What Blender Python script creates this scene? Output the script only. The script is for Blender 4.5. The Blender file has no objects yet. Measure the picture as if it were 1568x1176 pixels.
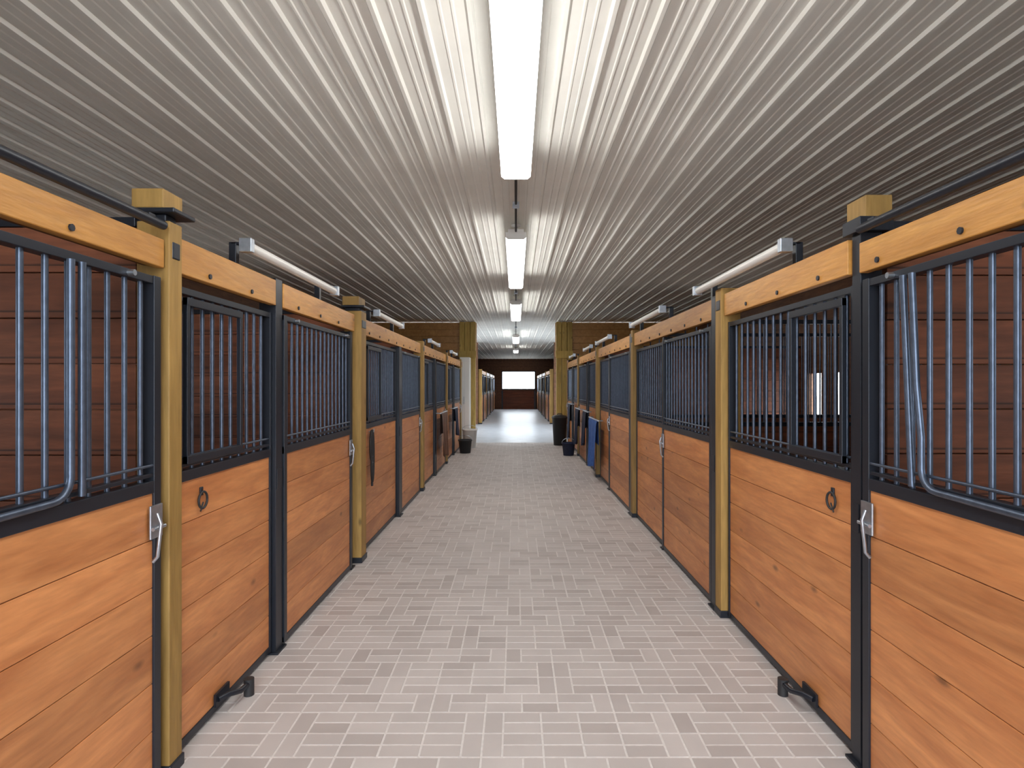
import bpy, math, random
from mathutils import Vector, Matrix
random.seed(7)
W=1.46; H=1.6; CEIL=3.38; SX=5.0
Y_BACK=-2.6; Y_MID=17.0; Y_END=41.0
scene=bpy.context.scene
try:
    scene.view_settings.view_transform='Standard'
    scene.view_settings.look='None'
except Exception as e: print(e)

# ---------------- materials ----------------
def newmat(name):
    m=bpy.data.materials.new(name); m.use_nodes=True
    nt=m.node_tree; b=nt.nodes['Principled BSDF']
    return m,nt,b
def simple(name,col,rough=.5,metal=0,noise=.0,nscale=8,spec=.5):
    m,nt,b=newmat(name)
    b.inputs['Roughness'].default_value=rough; b.inputs['Metallic'].default_value=metal
    b.inputs['Specular IOR Level'].default_value=spec
    b.inputs['Base Color'].default_value=(*col,1)
    if noise>0:
        tc=nt.nodes.new('ShaderNodeTexCoord'); n=nt.nodes.new('ShaderNodeTexNoise')
        n.inputs['Scale'].default_value=nscale; n.inputs['Detail'].default_value=4
        r=nt.nodes.new('ShaderNodeValToRGB')
        r.color_ramp.elements[0].position=.3; r.color_ramp.elements[1].position=.7
        r.color_ramp.elements[0].color=(*[c*(1-noise) for c in col],1)
        r.color_ramp.elements[1].color=(*[min(1,c*(1+noise)) for c in col],1)
        nt.links.new(tc.outputs['Object'],n.inputs['Vector']); nt.links.new(n.outputs['Fac'],r.inputs['Fac'])
        nt.links.new(r.outputs['Color'],b.inputs['Base Color'])
    return m
def wood(name,dark,light,axis='Y',rough=.42,groove=0,tr=(.82,1.14)):
    m,nt,b=newmat(name); N=nt.nodes; L=nt.links
    tc=N.new('ShaderNodeTexCoord'); at=N.new('ShaderNodeAttribute'); at.attribute_name='tint'
    mul=N.new('ShaderNodeMath'); mul.operation='MULTIPLY'; mul.inputs[1].default_value=37.3
    L.new(at.outputs['Fac'],mul.inputs[0])
    add=N.new('ShaderNodeVectorMath'); add.operation='ADD'
    L.new(tc.outputs['Object'],add.inputs[0]); L.new(mul.outputs[0],add.inputs[1])
    mp=N.new('ShaderNodeMapping'); s=[7,7,7]; s['XYZ'.index(axis)]=.9
    mp.inputs['Scale'].default_value=s; L.new(add.outputs[0],mp.inputs['Vector'])
    n1=N.new('ShaderNodeTexNoise'); n1.inputs['Scale'].default_value=1.6; n1.inputs['Detail'].default_value=5; n1.inputs['Distortion'].default_value=.8
    L.new(mp.outputs[0],n1.inputs['Vector'])
    r=N.new('ShaderNodeValToRGB'); e=r.color_ramp.elements
    e[0].position=.3; e[0].color=(*dark,1); e[1].position=.68; e[1].color=(*light,1)
    L.new(n1.outputs['Fac'],r.inputs['Fac'])
    n2=N.new('ShaderNodeTexNoise'); n2.inputs['Scale'].default_value=9; n2.inputs['Detail'].default_value=3
    L.new(mp.outputs[0],n2.inputs['Vector'])
    mr=N.new('ShaderNodeMapRange'); mr.inputs[1].default_value=.3; mr.inputs[2].default_value=.7; mr.inputs[3].default_value=.88; mr.inputs[4].default_value=1.08
    L.new(n2.outputs['Fac'],mr.inputs[0])
    mp2=N.new('ShaderNodeMapping'); s2=[5.5,5.5,5.5]; s2['XYZ'.index(axis)]=2.6
    mp2.inputs['Scale'].default_value=s2; L.new(add.outputs[0],mp2.inputs['Vector'])
    v=N.new('ShaderNodeTexVoronoi'); v.inputs['Scale'].default_value=1.0; L.new(mp2.outputs[0],v.inputs['Vector'])
    k=N.new('ShaderNodeMapRange'); k.inputs[1].default_value=.04; k.inputs[2].default_value=.12; k.inputs[3].default_value=.45; k.inputs[4].default_value=1
    L.new(v.outputs['Distance'],k.inputs[0])
    t=N.new('ShaderNodeMapRange'); t.inputs[3].default_value=tr[0]; t.inputs[4].default_value=tr[1]
    L.new(at.outputs['Fac'],t.inputs[0])
    a=N.new('ShaderNodeMath'); a.operation='MULTIPLY'; L.new(mr.outputs[0],a.inputs[0]); L.new(k.outputs[0],a.inputs[1])
    a2=N.new('ShaderNodeMath'); a2.operation='MULTIPLY'; L.new(a.outputs[0],a2.inputs[0]); L.new(t.outputs[0],a2.inputs[1])
    last=a2
    if groove:
        sp=N.new('ShaderNodeSeparateXYZ'); L.new(tc.outputs['Object'],sp.inputs[0])
        d=N.new('ShaderNodeMath'); d.operation='MULTIPLY'; d.inputs[1].default_value=1/groove; L.new(sp.outputs['Z'],d.inputs[0])
        fr=N.new('ShaderNodeMath'); fr.operation='FRACT'; L.new(d.outputs[0],fr.inputs[0])
        g=N.new('ShaderNodeMapRange'); g.inputs[1].default_value=.02; g.inputs[2].default_value=.06; g.inputs[3].default_value=.3; g.inputs[4].default_value=1
        L.new(fr.outputs[0],g.inputs[0])
        a3=N.new('ShaderNodeMath'); a3.operation='MULTIPLY'; L.new(a2.outputs[0],a3.inputs[0]); L.new(g.outputs[0],a3.inputs[1]); last=a3
    mx=N.new('ShaderNodeVectorMath'); mx.operation='SCALE'
    L.new(r.outputs['Color'],mx.inputs[0]); L.new(last.outputs[0],mx.inputs['Scale'])
    L.new(mx.outputs[0],b.inputs['Base Color'])
    b.inputs['Roughness'].default_value=rough
    bp=N.new('ShaderNodeBump'); bp.inputs['Strength'].default_value=.12; bp.inputs['Distance'].default_value=.01
    L.new(n2.outputs['Fac'],bp.inputs['Height']); L.new(bp.outputs[0],b.inputs['Normal'])
    return m
def emis(name,col,st):
    m,nt,b=newmat(name)
    b.inputs['Base Color'].default_value=(.9,.9,.9,1)
    b.inputs['Emission Color'].default_value=(*col,1); b.inputs['Emission Strength'].default_value=st
    return m

M={}
M['board']=wood('pine_board',(.45,.165,.055),(.65,.28,.102),'Y')
M['header']=wood('header_board',(.50,.22,.045),(.68,.34,.085),'Y')
M['post']=wood('treated_post',(.26,.15,.036),(.40,.24,.066),'Z',.6)
M['pier']=wood('golden_pier',(.44,.28,.055),(.62,.43,.11),'Z',.6)
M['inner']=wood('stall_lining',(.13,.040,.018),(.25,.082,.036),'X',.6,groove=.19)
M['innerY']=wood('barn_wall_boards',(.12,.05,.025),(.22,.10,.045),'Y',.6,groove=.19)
M['black']=simple('black_steel',(.018,.022,.032),.38,.3,spec=.5)
M['galv']=simple('galvanized_steel',(.42,.46,.52),.34,.9,.15,30)
M['bar']=simple('grille_bar_steel',(.10,.125,.175),.40,.8,.15,30)
M['white']=simple('white_enamel',(.8,.8,.78),.35)
M['ceil']=simple('ceiling_steel',(.92,.92,.87),.6,.0,.05,2,.2)
M['tube']=emis('fluorescent_diffuser',(1,.98,.94),15)
M['rubber']=simple('black_rubber',(.02,.02,.022),.6)
M['mat']=simple('stall_bedding',(.18,.125,.08),.95,0,.35,9)
M['concrete_glare']=simple('concrete_painted_glare',(.54,.58,.64),.34,0,.12,3)  # smooth slab, colour lifted and blued to paint in the bright daylight reflection
M['gravel']=simple('gravel_ground',(.4,.39,.36),.95,0,.2,3)
M['blue']=simple('blue_fabric',(.04,.12,.40),.85,0,.2,20)
M['brown']=simple('brown_leather',(.13,.055,.03),.5,0,.3,12)
M['navy']=simple('navy_fabric',(.012,.018,.05),.85,0,.2,20)
M['mortar']=simple('mortar_sand',(.68,.64,.62),.9,0,.08,40)
m,nt,b=newmat('clay_paver'); at=nt.nodes.new('ShaderNodeAttribute'); at.attribute_name='tint'
r=nt.nodes.new('ShaderNodeValToRGB'); e=r.color_ramp.elements
e[0].color=(.43,.385,.37,1); e[1].color=(.55,.505,.49,1)
x=e.new(.35); x.color=(.50,.455,.44,1)
tc=nt.nodes.new('ShaderNodeTexCoord'); n=nt.nodes.new('ShaderNodeTexNoise'); n.inputs['Scale'].default_value=3; n.inputs['Detail'].default_value=6
nt.links.new(tc.outputs['Object'],n.inputs['Vector']); nt.links.new(at.outputs['Fac'],r.inputs['Fac'])
mr=nt.nodes.new('ShaderNodeMapRange'); mr.inputs[1].default_value=.3; mr.inputs[2].default_value=.7; mr.inputs[3].default_value=.94; mr.inputs[4].default_value=1.05
nt.links.new(n.outputs['Fac'],mr.inputs[0])
sc=nt.nodes.new('ShaderNodeVectorMath'); sc.operation='SCALE'
nt.links.new(r.outputs['Color'],sc.inputs[0]); nt.links.new(mr.outputs[0],sc.inputs['Scale']); nt.links.new(sc.outputs[0],b.inputs['Base Color'])
b.inputs['Roughness'].default_value=.6
M['paver']=m

# ---------------- mesh builder ----------------
class MB:
    def __init__(s): s.v=[]; s.f=[]; s.m=[]; s.t=[]; s.sm=[]; s.mats=[]
    def mi(s,k):
        if k not in s.mats: s.mats.append(k)
        return s.mats.index(k)
    def poly(s,vs,fs,k,tint=None,smooth=False):
        o=len(s.v); s.v+= [tuple(p) for p in vs]; t=random.random() if tint is None else tint
        for f in fs: s.f.append(tuple(i+o for i in f)); s.m.append(s.mi(k)); s.t.append(t); s.sm.append(smooth)
    def box(s,x0,x1,y0,y1,z0,z1,k,tint=None,c=0.0):
        x0,x1=sorted((x0,x1)); y0,y1=sorted((y0,y1)); z0,z1=sorted((z0,z1))
        vs=[(x0,y0,z0),(x1,y0,z0),(x1,y1,z0),(x0,y1,z0),(x0,y0,z1),(x1,y0,z1),(x1,y1,z1),(x0,y1,z1)]
        s.poly(vs,[(0,3,2,1),(4,5,6,7),(0,1,5,4),(1,2,6,5),(2,3,7,6),(3,0,4,7)],k,tint)
    def tube(s,pts,rad,k,n=8,caps=True):
        pts=[Vector(p) for p in pts]; rs=rad if isinstance(rad,(list,tuple)) else [rad]*len(pts)
        vs=[]; prev=None
        for i,p in enumerate(pts):
            d=(pts[min(i+1,len(pts)-1)]-pts[max(i-1,0)]).normalized()
            if prev is None:
                up=Vector((1,0,0)) if abs(d.x)<.9 else Vector((0,0,1))
                a=d.cross(up).normalized()
            else: a=(prev-d*prev.dot(d)).normalized()
            prev=a; b_=d.cross(a)
            for j in range(n):
                th=2*math.pi*j/n; vs.append(p+(a*math.cos(th)+b_*math.sin(th))*rs[i])
        fs=[]
        for i in range(len(pts)-1):
            for j in range(n):
                fs.append((i*n+j,i*n+(j+1)%n,(i+1)*n+(j+1)%n,(i+1)*n+j))
        s.poly(vs,fs,k,smooth=True)
        if caps:
            s.poly(vs[:n],[tuple(range(n))[::-1]],k); s.poly(vs[-n:],[tuple(range(n))],k)
    def ring(s,c,R,r,k,axis='X',n=20):
        pts=[]
        for i in range(n+1):
            t=2*math.pi*i/n
            pts.append((c[0],c[1]+R*math.cos(t),c[2]+R*math.sin(t)) if axis=='X' else (c[0]+R*math.cos(t),c[1]+R*math.sin(t),c[2]))
        s.tube(pts,r,k,6,False)
    def lathe(s,c,prof,k,n=20):
        vs=[]
        for (r,z) in prof:
            for j in range(n):
                t=2*math.pi*j/n; vs.append((c[0]+r*math.cos(t),c[1]+r*math.sin(t),c[2]+z))
        fs=[]
        for i in range(len(prof)-1):
            for j in range(n): fs.append((i*n+j,i*n+(j+1)%n,(i+1)*n+(j+1)%n,(i+1)*n+j))
        s.poly(vs,fs,k,smooth=True)
    def make(s,name,origin=(0,0,0),bevel=0):
        me=bpy.data.meshes.new(name); o=Vector(origin)
        me.from_pydata([tuple(Vector(v)-o) for v in s.v],[],s.f)
        for k in s.mats: me.materials.append(M[k])
        me.polygons.foreach_set('material_index',s.m); me.polygons.foreach_set('use_smooth',s.sm)
        a=me.attributes.new('tint','FLOAT','FACE'); a.data.foreach_set('value',s.t)
        me.update()
        ob=bpy.data.objects.new(name,me); ob.location=o; scene.collection.objects.link(ob)
        if bevel:
            bv=ob.modifiers.new('bevel','BEVEL'); bv.width=bevel; bv.segments=2; bv.limit_method='ANGLE'; bv.angle_limit=math.radians(55)
        return ob

# ---------------- shell ----------------
mb=MB()
g=.0035; BL=.18; BW=.09
def brick(a,c,y0,y1):
    a=max(a,-1.5); c=min(c,1.5)
    if c-a<.03: return
    a+=g; c-=g; y0+=g; y1=min(y1-g,17.0)
    b_=.002; zt=-random.random()*.0008
    vs=[(a,y0,-.005),(c,y0,-.005),(c,y1,-.005),(a,y1,-.005),(a+b_,y0+b_,zt),(c-b_,y0+b_,zt),(c-b_,y1-b_,zt),(a+b_,y1-b_,zt)]
    mb.poly(vs,[(4,5,6,7),(0,1,5,4),(1,2,6,5),(2,3,7,6),(3,0,4,7)],'paver')
y=Y_BACK; j=0
while y<17.0-.1:
    x=-1.5-(j%3)*BL*.5-BL; u=j
    while x<1.5:
        if u%5==3:
            brick(x,x+BW,y,y+BL); brick(x+BW,x+BL,y,y+BL)
        else:
            brick(x,x+BL,y,y+BW); brick(x,x+BL,y+BW,y+BL)
        x+=BL; u+=1
    y+=BL; j+=1
mb.box(-1.5,1.5,Y_BACK,17.0,-.1,-.0022,'mortar')
mb.make('floor')
mb=MB(); mb.box(-1.5,-SX,Y_BACK,17.0,-.1,-.01,'mat'); mb.make('floor_stalls_left')
mb=MB(); mb.box(1.5,SX,Y_BACK,17.0,-.1,-.01,'mat'); mb.make('floor_stalls_right')
mb=MB(); mb.box(-SX,SX,17.0,Y_END,-.1,0,'concrete_glare'); mb.make('floor_far')
mb=MB(); mb.box(-60,60,-60,100,-.3,-.12,'gravel'); mb.make('ground')

# ceiling corrugated
mb=MB(); P=.229; prof=[]
nx=int(SX*2/P)+1
for i in range(nx+1):
    x=-SX-.05+i*P
    prof+=[(x,0),(x+.012,-.019),(x+.032,-.019),(x+.044,0),(x+.098,0),(x+.104,-.005),(x+.114,-.005),(x+.120,0),(x+.160,0),(x+.166,-.005),(x+.176,-.005),(x+.182,0)]
prof=[p for p in prof if p[0]<=SX+.05]
vs=[]
for (x,z) in prof: vs+=[(x,Y_BACK,CEIL+z),(x,Y_END,CEIL+z)]
fs=[(2*i,2*i+1,2*i+3,2*i+2) for i in range(len(prof)-1)]
mb.poly(vs,fs,'ceil'); mb.box(-SX-.1,SX+.1,Y_BACK,Y_END+.1,CEIL+.02,CEIL+.1,'ceil')
mb.make('ceiling')

def portal(loc,rot,sx,sy):
    l=bpy.data.lights.new('daylight_portal','AREA'); l.shape='RECTANGLE'; l.size=sx; l.size_y=sy
    l.cycles.is_portal=True
    o=bpy.data.objects.new('daylight_portal',l); o.location=loc; o.rotation_euler=rot; scene.collection.objects.link(o)

wcount=0
def sidewall(side,wins,name,x=SX,ya=Y_BACK,yb=Y_MID):
    global wcount
    mb=MB(); X0=side*x; X1=side*(x+.12)
    y=ya
    for (a,b_,z0,z1,mw) in wins:
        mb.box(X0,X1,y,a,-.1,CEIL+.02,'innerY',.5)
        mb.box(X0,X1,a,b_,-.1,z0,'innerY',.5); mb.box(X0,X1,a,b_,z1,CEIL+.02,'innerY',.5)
        y=b_
        wcount+=1
        wb=MB(); t=.05; fm='white' if mw<.1 else 'innerY'
        xa=side*(x-.02); xb=side*(x+.08)
        wb.box(xa,xb,a,a+t,z0,z1,fm); wb.box(xa,xb,b_-t,b_,z0,z1,fm)
        wb.box(xa,xb,a+t,b_-t,z0,z0+t,fm); wb.box(xa,xb,a+t,b_-t,z1-t,z1,fm)
        c=(a+b_)/2; wb.box(side*(x+.01),side*(x+.06),c-mw,c+mw,z0+t,z1-t,fm)
        c=(z0+z1)/2
        if mw<.1: wb.box(side*(x+.015),side*(x+.055),a+t,b_-t,c-.015,c+.015,fm)
        wb.make('window_%d'%wcount,(side*x,(a+b_)/2,z0),.004)
        portal((side*(x+.13),(a+b_)/2,(z0+z1)/2),(0,side*math.pi/2,0),z1-z0,b_-a)
    mb.box(X0,X1,y,yb,-.1,CEIL+.02,'innerY',.5)
    mb.make(name,(X0,ya,0))
sidewall(-1,[(0.3,1.6,1.4,2.2,.02),(3.6,4.7,1.5,2.2,.02),(6.8,8.0,1.4,2.2,.02),(18.6,23.4,.9,2.9,.02)],'wall_left',yb=Y_END)
sidewall(1,[(0.3,1.6,1.4,2.2,.02),(9.15,10.45,.75,1.85,.20),(18.6,23.4,.9,2.9,.02)],'wall_right',yb=Y_END)
# end wall
mb=MB()
xa,xb,za,zb=-.97,1.32,1.3,2.57
mb.box(-SX,xa,Y_END,Y_END+.12,0,CEIL,'innerY',.3); mb.box(xb,SX,Y_END,Y_END+.12,0,CEIL,'innerY',.3)
mb.box(xa,xb,Y_END,Y_END+.12,0,za,'innerY',.6); mb.box(xa,xb,Y_END,Y_END+.12,zb,CEIL,'innerY',.3)
mb.make('wall_far',(0,Y_END,0))
wb=MB(); t=.07
wb.box(xa,xa+t,Y_END-.03,Y_END+.1,za,zb,'black'); wb.box(xb-t,xb,Y_END-.03,Y_END+.1,za,zb,'black')
wb.box(xa,xb,Y_END-.03,Y_END+.1,zb-t,zb,'black'); wb.box(xa,xb,Y_END-.03,Y_END+.1,za,za+t,'black')
wb.make('window_far',(0,Y_END,za))
wb=MB()
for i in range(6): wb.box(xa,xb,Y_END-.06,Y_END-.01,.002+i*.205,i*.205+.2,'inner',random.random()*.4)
for x in (xa,xb-.1): wb.box(x,x+.1,Y_END-.09,Y_END-.06,.0,1.25,'black')
wb.make('dutch_door',(0,Y_END,0),.004)
portal((.17,Y_END+.15,1.93),(-math.pi/2,0,0),2.3,1.3)
mb=MB()
mb.box(-SX,-1.5,Y_BACK-.12,Y_BACK,0,CEIL,'innerY',.5); mb.box(1.5,SX,Y_BACK-.12,Y_BACK,0,CEIL,'innerY',.5)
mb.box(-1.5,1.5,Y_BACK-.12,Y_BACK,3.2,CEIL,'innerY',.5); mb.make('wall_near',(0,Y_BACK,0))
portal((0,Y_BACK-.15,1.6),(math.pi/2,0,0),3,3.2)
for s,nm in ((-1,'left'),(1,'right')):
    mb=MB(); mb.box(s*1.46,s*SX,Y_MID,Y_MID+.1,0,2.4,'innerY',.5)
    for i in range(5): mb.box(s*1.1,s*SX,Y_MID,Y_MID+.1,2.4+i*.19,2.4+i*.19+.187,'header',random.random()*.4)
    mb.make('wall_bulkhead_'+nm,(s*SX,Y_MID,0),.004)
    mb=MB(); mb.box(s*1.56,s*SX,25.0,25.1,0,CEIL-.02,'innerY',.5); mb.make('wall_cross_'+nm,(s*SX,25,0),.004)
    mb=MB()
    mb.box(s*1.12,s*1.26,Y_MID-.16,Y_MID-.005,0,CEIL-.025,'pier'); mb.box(s*1.27,s*1.41,Y_MID-.16,Y_MID-.005,0,CEIL-.025,'pier')
    mb.box(s*1.42,s*1.56,Y_MID-.16,Y_MID-.005,2.3,CEIL-.025,'pier')
    mb.box(s*1.10,s*1.58,Y_MID-.19,Y_MID-.16,2.35,2.55,'pier')
    mb.make('timber_pier',(s*1.3,Y_MID,0),.005)

# ---------------- stall fronts ----------------
def X(s,d): return s*(W+d)
def front(s,y0,y1,door=False,off=0.0,feed=None,ring=None,yoke=None,lean=0):
    mb=MB(); zb=.05; zt=1.18; n=6; h=(zt-zb)/n; d0=-off
    for i in range(n):
        mb.box(X(s,d0),X(s,d0+.034),y0+.02,y1-.02,zb+i*h+.0015,zb+(i+1)*h-.0015,'board')
    mb.box(X(s,d0-.006),X(s,d0+.042),y0,y1,.02,.055,'black')
    mb.box(X(s,d0-.008),X(s,d0+.044),y0,y1,zt-.003,zt+.045,'black')
    mb.box(X(s,d0-.004),X(s,d0+.034),y0+.01,y1-.01,zt+.06,zt+.075,'black')
    mb.box(X(s,d0-.006),X(s,d0+.042),y0,y1,2.0,2.03,'black')
    w=.045 if door else .022
    for a in (y0,y1-w): mb.box(X(s,d0-.009),X(s,d0+.045),a,a+w,.02,2.032,'black')
    nb=int((y1-y0)/.092); sp=(y1-y0)/nb
    for i in range(1,nb):
        y=y0+i*sp; mb.tube([(X(s,d0+.016),y,zt+.04),(X(s,d0+.016),y,2.005)],.0095,'bar',8,False)
    mb.tube([(X(s,d0+.0),y0+.03,zt+.105),(X(s,d0+.0),y1-.03,zt+.105)],.006,'bar',8)
    if feed:
        a,b_=feed
        for z in (1.255,1.95): mb.box(X(s,d0-.028),X(s,d0-.005),a,b_,z,z+.035,'black')
        for y in (a,b_-.025): mb.box(X(s,d0-.026),X(s,d0-.005),y,y+.025,1.255,1.985,'black')
    if ring:
        y,z=ring
        mb.ring((X(s,d0-.012),y,z),.038,.006,'rubber'); mb.box(X(s,d0-.008),X(s,d0),y-.012,y+.012,z+.02,z+.06,'black')
        mb.tube([(X(s,d0-.014),y-.002,z-.01),(X(s,d0-.014),y-.026,z-.048)],.004,'rubber',6)
    if yoke:
        y=yoke; x=X(s,d0-.02); l=lean
        pts=[(x,y+l,2.0),(x,y+l*.5,1.6),(x,y,1.42)]
        for k in range(7):
            t=k/6*math.pi/2; pts.append((x,y-.08+.08*math.cos(t),1.31-.07*math.sin(t)))
        pts.append((x,y-.45,1.235)); pts.append((x,y-.57,1.235))
        for k in range(1,7):
            t=k/6*math.pi/2; pts.append((x,y-.57-.12*math.sin(t),1.355-.12*(math.cos(t))))
        pts.append((x,y-.69,2.0))
        mb.tube(pts,.012,'bar',10)
        mb.tube([(x,y+.05+l,2.0),(x,y+.05,1.24)],.012,'bar',10)
    if door:
        ye=y1-.03
        mb.box(X(s,d0-.016),X(s,d0-.008),ye-.05,ye+.03,1.0,1.13,'galv')
        mb.tube([(X(s,d0-.03),ye-.03,1.1),(X(s,d0-.045),ye-.03,1.06),(X(s,d0-.03),ye-.03,.93),(X(s,d0-.012),ye-.03,.91)],.007,'galv',8)
        mb.tube([(X(s,d0-.024),ye-.05,1.04),(X(s,d0-.024),ye+.03,1.04)],.008,'galv',8)
        for y in (y0+.2,y1-.2):
            mb.tube([(X(s,d0-.03),y,2.015),(X(s,d0-.005),y,2.015)],.012,'galv',8)
    return mb.make('sliding_stall_door' if door else 'stall_grille_panel',(X(s,0),(y0+y1)/2,0),.002)
def wpost(s,y0,y1,pr=.05,cap=True,zt=2.27):
    mb=MB(); mb.box(X(s,-pr),X(s,.085),y0,y1,0,zt,'post')
    mb.box(X(s,-pr-.008),X(s,.09),y0-.006,y1+.006,.0,.05,'black')
    mb.box(X(s,-pr-.004),X(s,-pr+.01),y0+.02,y1-.02,2.12,2.19,'black')
    if cap:
        mb.box(X(s,-pr-.03),X(s,.11),y0-.02,y1+.05,zt+.03,zt+.05,'black')
        mb.box(X(s,-pr+.02),X(s,.10),y0-.01,y1+.04,zt+.05,zt+.13,'post')
        mb.box(X(s,-pr+.02),X(s,.08),y0+.01,y1-.01,zt,zt+.03,'black')
    mb.make('timber_stall_post',(X(s,0),(y0+y1)/2,0),.005)
def spost(s,y0,y1,cap=False,pr=.02,zt=2.24):
    mb=MB(); mb.box(X(s,-pr),X(s,.07),y0,y1,0,zt,'black')
    mb.box(X(s,-pr-.02),X(s,.08),y0-.02,y1+.02,0,.012,'black')
    mb.box(X(s,-pr-.004),X(s,-pr),y0+.01,y1-.01,.98,1.10,'black')
    if cap:
        mb.box(X(s,-pr-.02),X(s,.10),y0-.03,y1+.04,zt+.001,zt+.06,'black')
        mb.box(X(s,-.01),X(s,.10),y0-.02,y1+.06,zt+.06,zt+.15,'post')
    mb.make('steel_stall_post',(X(s,0),(y0+y1)/2,0),.003)
def header(s,y0,y1,z0=2.075,z1=2.225):
    mb=MB(); mb.box(X(s,-.035),X(s,.005),y0,y1,z0,z1,'header',random.random())
    mb.box(X(s,.006),X(s,.05),y0,y1,z0+.01,z1+.0,'innerY',.2)
    y=y0+.25
    while y<y1-.1:
        mb.tube([(X(s,-.034),y,z0+.03),(X(s,-.042),y,z0+.03)],.012,'black',8); y+=.45
    mb.make('header_beam',(X(s,0),(y0+y1)/2,z0),.004)
def track(s,y0,y1,k='white',r=.026,x=-.09,z=2.31,caps=True):
    mb=MB(); mb.tube([(X(s,x),y0,z),(X(s,x),y1,z)],r,k,14)
    if caps:
        for y,dy in ((y0,-.03),(y1,.03)):
            mb.box(X(s,x)-.032,X(s,x)+.032,y-.02,y+.02,z-.034,z+.036,'galv')
    n=max(2,int((y1-y0)/1.2)+1)
    for i in range(n):
        y=y0+.08+(y1-y0-.16)*i/(n-1)
        mb.box(X(s,x-.006),X(s,.02),y-.02,y+.02,z+r-.003,z+r+.008,'black')
        if caps: mb.box(X(s,-.008),X(s,.03),y-.02,y+.02,2.226,z+r+.008,'black')
    mb.make('door_track_rail',(X(s,x),(y0+y1)/2,z),.003)
def partition(s,y,grille=False):
    mb=MB(); top=1.2 if grille else 2.25
    n=round(top/.19)
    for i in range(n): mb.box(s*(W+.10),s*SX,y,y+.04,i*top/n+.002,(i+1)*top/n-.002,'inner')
    mb.box(s*(W+.10),s*SX,y-.005,y+.045,top,top+.04,'black')
    if grille:
        mb.box(s*(W+.10),s*SX,y-.005,y+.045,2.2,2.24,'black')
        k=0
        while W+.2+k*.11<SX: mb.tube([(s*(W+.2+k*.11),y+.02,1.23),(s*(W+.2+k*.11),y+.02,2.21)],.008,'bar',6,False); k+=1
    mb.make('stall_partition',(s*W,y,0),.003)
UH=2.07
# LEFT
L=-1
front(L,-.95,.80); spost(L,.82,.88,zt=UH); front(L,.92,2.44,True,.03,yoke=1.93,lean=.0)
header(L,-1.0,2.47,2.075,2.19); track(L,-.9,2.42,'black',.018,-.06,2.235,False)
wpost(L,2.48,2.575)
front(L,2.585,3.62,feed=(2.66,3.2),ring=(2.82,1.07)); header(L,2.585,3.62); spost(L,3.63,3.73,pr=.03)
front(L,3.74,5.28,True,.03); header(L,3.74,5.38); track(L,3.1,4.6)
spost(L,5.30,5.37,zt=UH)
wpost(L,5.48,5.66,.07)
front(L,5.67,7.40,feed=(5.9,6.5)); header(L,5.67,9.1); spost(L,7.42,7.56,pr=.04,zt=UH)
front(L,7.57,9.05,True,.03); track(L,6.0,7.3)
rest=[9.2,12.4]
for y in rest:
    wpost(L,y,y+.14,.06,False); front(L,y+.16,y+1.55,feed=(y+.3,y+.8)); spost(L,y+1.57,y+1.67,pr=.03,zt=UH)
    front(L,y+1.69,y+3.12,True,.03); header(L,y+.15,y+3.18); track(L,y+.5,y+1.6)
wpost(L,15.6,15.74,.06,False); front(L,15.76,16.2); header(L,15.75,16.2)
for y in (2.50,5.55,9.25,12.45,15.65): partition(L,y)
partition(L,-1.0)
# RIGHT
R=1
front(R,-.95,.80); spost(R,.82,.88,zt=UH); front(R,.92,2.50,True,.03,yoke=2.12,lean=.05)
header(R,-1.0,2.53,2.065,2.19); track(R,-.9,2.48,'black',.018,-.06,2.235,False)
spost(R,2.545,2.61,cap=True)
front(R,2.62,4.17,feed=(2.68,3.2),ring=(2.80,1.07)); header(R,2.62,4.17)
wpost(R,4.19,4.31,.05,False); spost(R,4.34,4.43,pr=.04)
front(R,4.44,5.93,True,.03); header(R,4.44,7.34); track(R,3.1,4.6)
spost(R,5.94,5.99,zt=UH); front(R,6.0,7.34); track(R,5.7,7.2)
wpost(R,7.37,7.49,.05,False); spost(R,7.50,7.62,pr=.04)
front(R,7.63,9.3,True,.03); header(R,7.63,10.55); spost(R,9.31,9.42,pr=.03,zt=UH); front(R,9.43,10.5); track(R,8.9,10.3)
for y in (10.6,13.8):
    wpost(R,y,y+.14,.06,False); front(R,y+.16,y+1.55); spost(R,y+1.57,y+1.67,pr=.03,zt=UH)
    y2=min(y+3.12,16.8)
    front(R,y+1.69,y2,True,.03); header(R,y+.15,y2); track(R,y+.5,y+1.6)
partition(R,2.56); partition(R,5.95,True); partition(R,7.5,True); partition(R,10.7); partition(R,13.9); partition(R,-1.0)
for s in (L,R):
    y=25.12
    while y<40:
        wpost(s,y,y+.14,.06,False); front(s,y+.16,y+1.9); spost(s,y+1.92,y+2.02,pr=.03,zt=UH)
        front(s,y+2.04,y+3.9,True,.03); header(s,y+.15,y+3.92)
        partition(s,y+.03) if y>26 else None
        y+=3.95

def guide(s,y):
    mb=MB(); x=X(s,-.035)
    mb.box(X(s,-.018),X(s,-.007),y-.12,y+.02,.05,.11,'black')
    mb.tube([(X(s,-.02),y-.1,.08),(X(s,-.05),y-.06,.085),(X(s,-.08),y+.0,.07),(X(s,-.08),y+.10,.06)],.014,'black',8)
    mb.tube([(X(s,-.08),y+.10,.0),(X(s,-.08),y+.10,.085)],.026,'rubber',14)
    mb.make('door_guide_roller',(X(s,-.04),y,0))
guide(L,3.05); guide(R,3.05)

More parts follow.
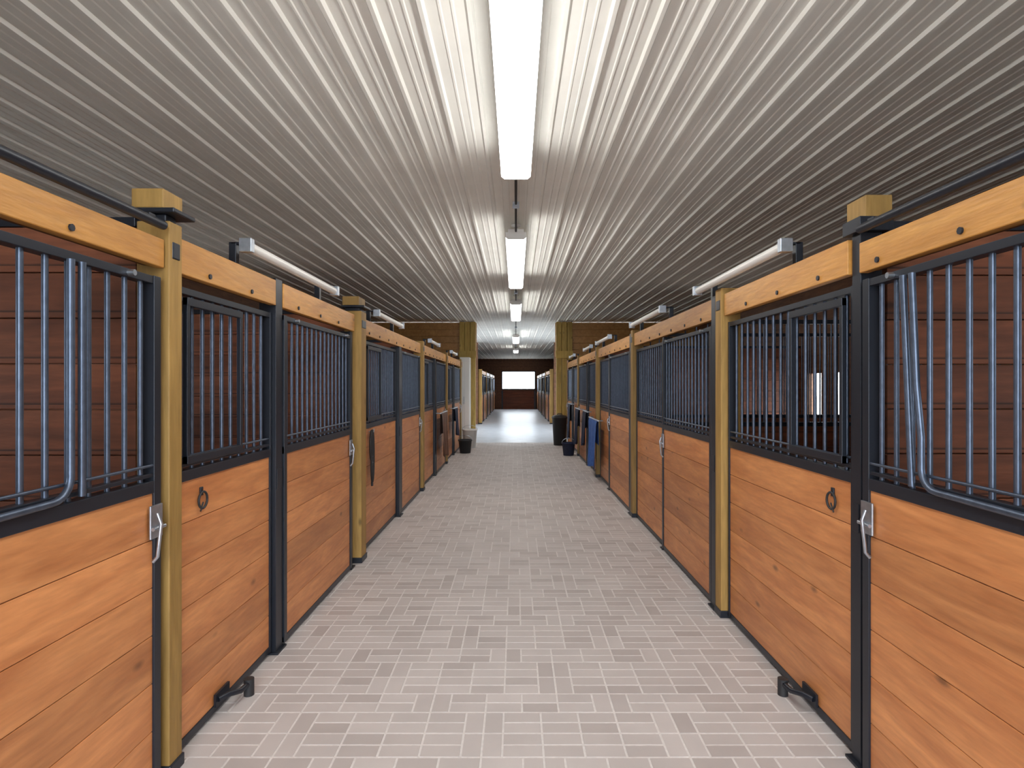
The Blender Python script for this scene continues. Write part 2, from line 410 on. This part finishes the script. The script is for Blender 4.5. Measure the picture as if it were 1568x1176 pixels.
# ---------------- ceiling lights ----------------
FZ=CEIL-.14
def fixture(y0,y1):
    mb=MB(); w=.112; z=FZ
    mb.box(-w*.75,w*.75,y0,y1,z-.045,z,'white')
    pr=[(-w,-.033),(-w*.97,-.085),(-w*.75,-.105),(w*.75,-.105),(w*.97,-.085),(w,-.033)]
    vs=[]
    for y in (y0+.012,y1-.012): vs+=[(a,y,z+c) for a,c in pr]
    mb.poly(vs,[(i,i+1,i+7,i+6) for i in range(5)],'tube')
    for ya,yb in ((y0-.004,y0+.012),(y1-.012,y1+.004)):
        vs=[(a,ya,z+c) for a,c in pr]+[(a,yb,z+c) for a,c in pr]
        mb.poly(vs,[(0,1,2,3,4,5),(11,10,9,8,7,6)]+[(i,i+1,i+7,i+6) for i in range(5)]+[(5,0,6,11)],'white')
    mb.box(-w,w,y0,y1,z-.034,z-.030,'white')
    for y in (y0+.3,y1-.3):
        mb.tube([(0,y,z),(0,y,CEIL-.019)],.012,'galv',8); mb.lathe((0,y,CEIL-.045),[(.02,0),(.05,.01),(.055,.026)],'white',16)
    mb.make('ceiling_light_fixture',(0,(y0+y1)/2,z))
fx=[(-1.2,0.9),(1.3,4.55),(6.4,9.7),(11.6,14.6),(19.5,22.5),(27,29)]
for a,b_ in fx: fixture(a,b_)
for i in range(len(fx)-1):
    mb=MB(); mb.tube([(0,fx[i][1]-.1,FZ-.02),(0,fx[i+1][0]+.1,FZ-.02)],.011,'rubber',8)
    ym=(fx[i][1]+fx[i+1][0])/2; mb.box(-.03,.03,ym-.04,ym+.04,FZ-.04,FZ,'galv'); mb.tube([(0,ym,FZ),(0,ym,CEIL-.019)],.008,'galv',8)
    mb.make('electrical_conduit',(0,ym,FZ))

# ---------------- clutter ----------------
def blanket(s,y0,y1,ztop,zbot,k,d=-.10):
    mb=MB(); ny=22; nz=14; vs=[]
    rail=X(s,d)
    for j in range(nz+1):
        for i in range(ny+1):
            u=i/ny; v=j/nz
            y=y0+(y1-y0)*u; amp=.025*v
            x=rail-s*(.02+amp*(1+math.sin(u*17+v*1.5)))
            z=ztop-(ztop-zbot)*v+ .03*math.sin(u*6)*v
            if j==0: x=rail; z=ztop+.014
            vs.append((x,y+.02*math.sin(v*5+u*9),z))
    fs=[(j*(ny+1)+i,j*(ny+1)+i+1,(j+1)*(ny+1)+i+1,(j+1)*(ny+1)+i) for j in range(nz) for i in range(ny)]
    mb.poly(vs,fs,k,.5,True)
    vb=[(rail+s*.018 if n>=ny+1 else v[0],v[1],ztop-(ztop-v[2])*.5 if n>=ny+1 else v[2]) for n,v in enumerate(vs)]
    mb.poly(vb,fs,k,.5,True)
    mb.tube([(rail,y0-.06,ztop),(rail,y1+.06,ztop)],.012,'galv',8)
    for y in (y0-.05,y1+.05): mb.tube([(rail,y,ztop),(X(s,-.04),y,ztop)],.010,'galv',8)
    mb.make('draped_horse_blanket',(rail,(y0+y1)/2,zbot))
blanket(R,10.0,11.1,1.02,.2,'blue',-.12)
blanket(R,11.5,12.1,1.1,.45,'navy',-.12)
blanket(R,12.7,13.4,1.1,.35,'navy',-.14)
blanket(R,14.6,15.3,1.15,.3,'navy',-.14)
blanket(L,10.9,11.8,1.1,.3,'brown',-.12)
blanket(L,13.2,13.9,1.1,.5,'navy',-.12)
def halter(s,y):
    mb=MB(); x=X(s,-.03)
    mb.tube([(X(s,-.001),y,1.14),(x-s*.02,y,1.14),(x-s*.02,y,1.17)],.007,'galv',6)
    for k,w,h in ((0,.06,.30),(1,.045,.5)):
        pts=[]
        for i in range(19):
            t=2*math.pi*i/18; pts.append((x-s*.006*k,y+w*math.sin(t),1.15-h/2+h/2*math.cos(t)))
        mb.tube(pts,.013,'rubber',6,False)
    mb.ring((x,y,.86),.04,.006,'galv'); mb.tube([(x,y,.82),(x,y+.01,.6)],.012,'rubber',6)
    mb.make('horse_halter',(x,y,.6))
halter(L,6.05)
def bucket(x,y,k,r=.16,h=.32):
    mb=MB(); mb.lathe((x,y,0),[(.001,.002),(r*.78,.002),(r,h),(r*1.06,h),(r*1.06,h-.03),(r*1.0,h-.03)],k)
    mb.lathe((x,y,0),[(r*.96,h),(r*.75,.02),(.001,.02)],k)
    pts=[(x+r*1.04*math.cos(t*math.pi/10),y-.02,h-.02+.12*math.sin(t*math.pi/10)) for t in range(11)]
    mb.tube(pts,.005,'galv',6)
    mb.make('feed_bucket',(x,y,0))
bucket(-1.2,14.4,'rubber'); bucket(-1.18,15.6,'white',.19,.48); bucket(1.2,13.9,'navy',.15,.3)
def bin_(x,y,r,h,k='rubber'):
    mb=MB(); mb.lathe((x,y,0),[(.001,.002),(r*.8,.002),(r,h),(r*1.08,h),(r*1.08,h+.03),(r*.9,h+.07),(.03,h+.1),(.001,h+.1)],k,24)
    mb.tube([(x-.07,y,h+.08),(x-.05,y,h+.12),(x+.05,y,h+.12),(x+.07,y,h+.08)],.012,k,8)
    mb.make('trash_bin',(x,y,0))
bin_(1.17,16.3,.2,.72)
mb=MB(); mb.box(-1.50,-1.24,16.25,16.78,0,2.35,'white')
mb.box(-1.492,-1.378,16.235,16.25,.06,2.3,'white'); mb.box(-1.366,-1.248,16.235,16.25,.06,2.3,'white')
mb.tube([(-1.386,16.22,1.1),(-1.386,16.22,1.3)],.008,'galv',8); mb.make('tall_white_locker',(-1.37,16.5,0),.004)

# ---------------- world, camera ----------------
w=bpy.data.worlds.new('sky'); scene.world=w; w.use_nodes=True
bg=w.node_tree.nodes['Background']; bg.inputs[0].default_value=(.85,.925,1,1); bg.inputs[1].default_value=11.5
cam=bpy.data.cameras.new('camera'); co=bpy.data.objects.new('camera',cam); scene.collection.objects.link(co)
co.location=(0,0,H); co.rotation_euler=(math.pi/2,0,0)
cam.sensor_width=36; cam.lens=36*933/1568; cam.shift_x=-6/1568; cam.shift_y=2/1568
cam.clip_start=.05; cam.clip_end=300
scene.camera=co
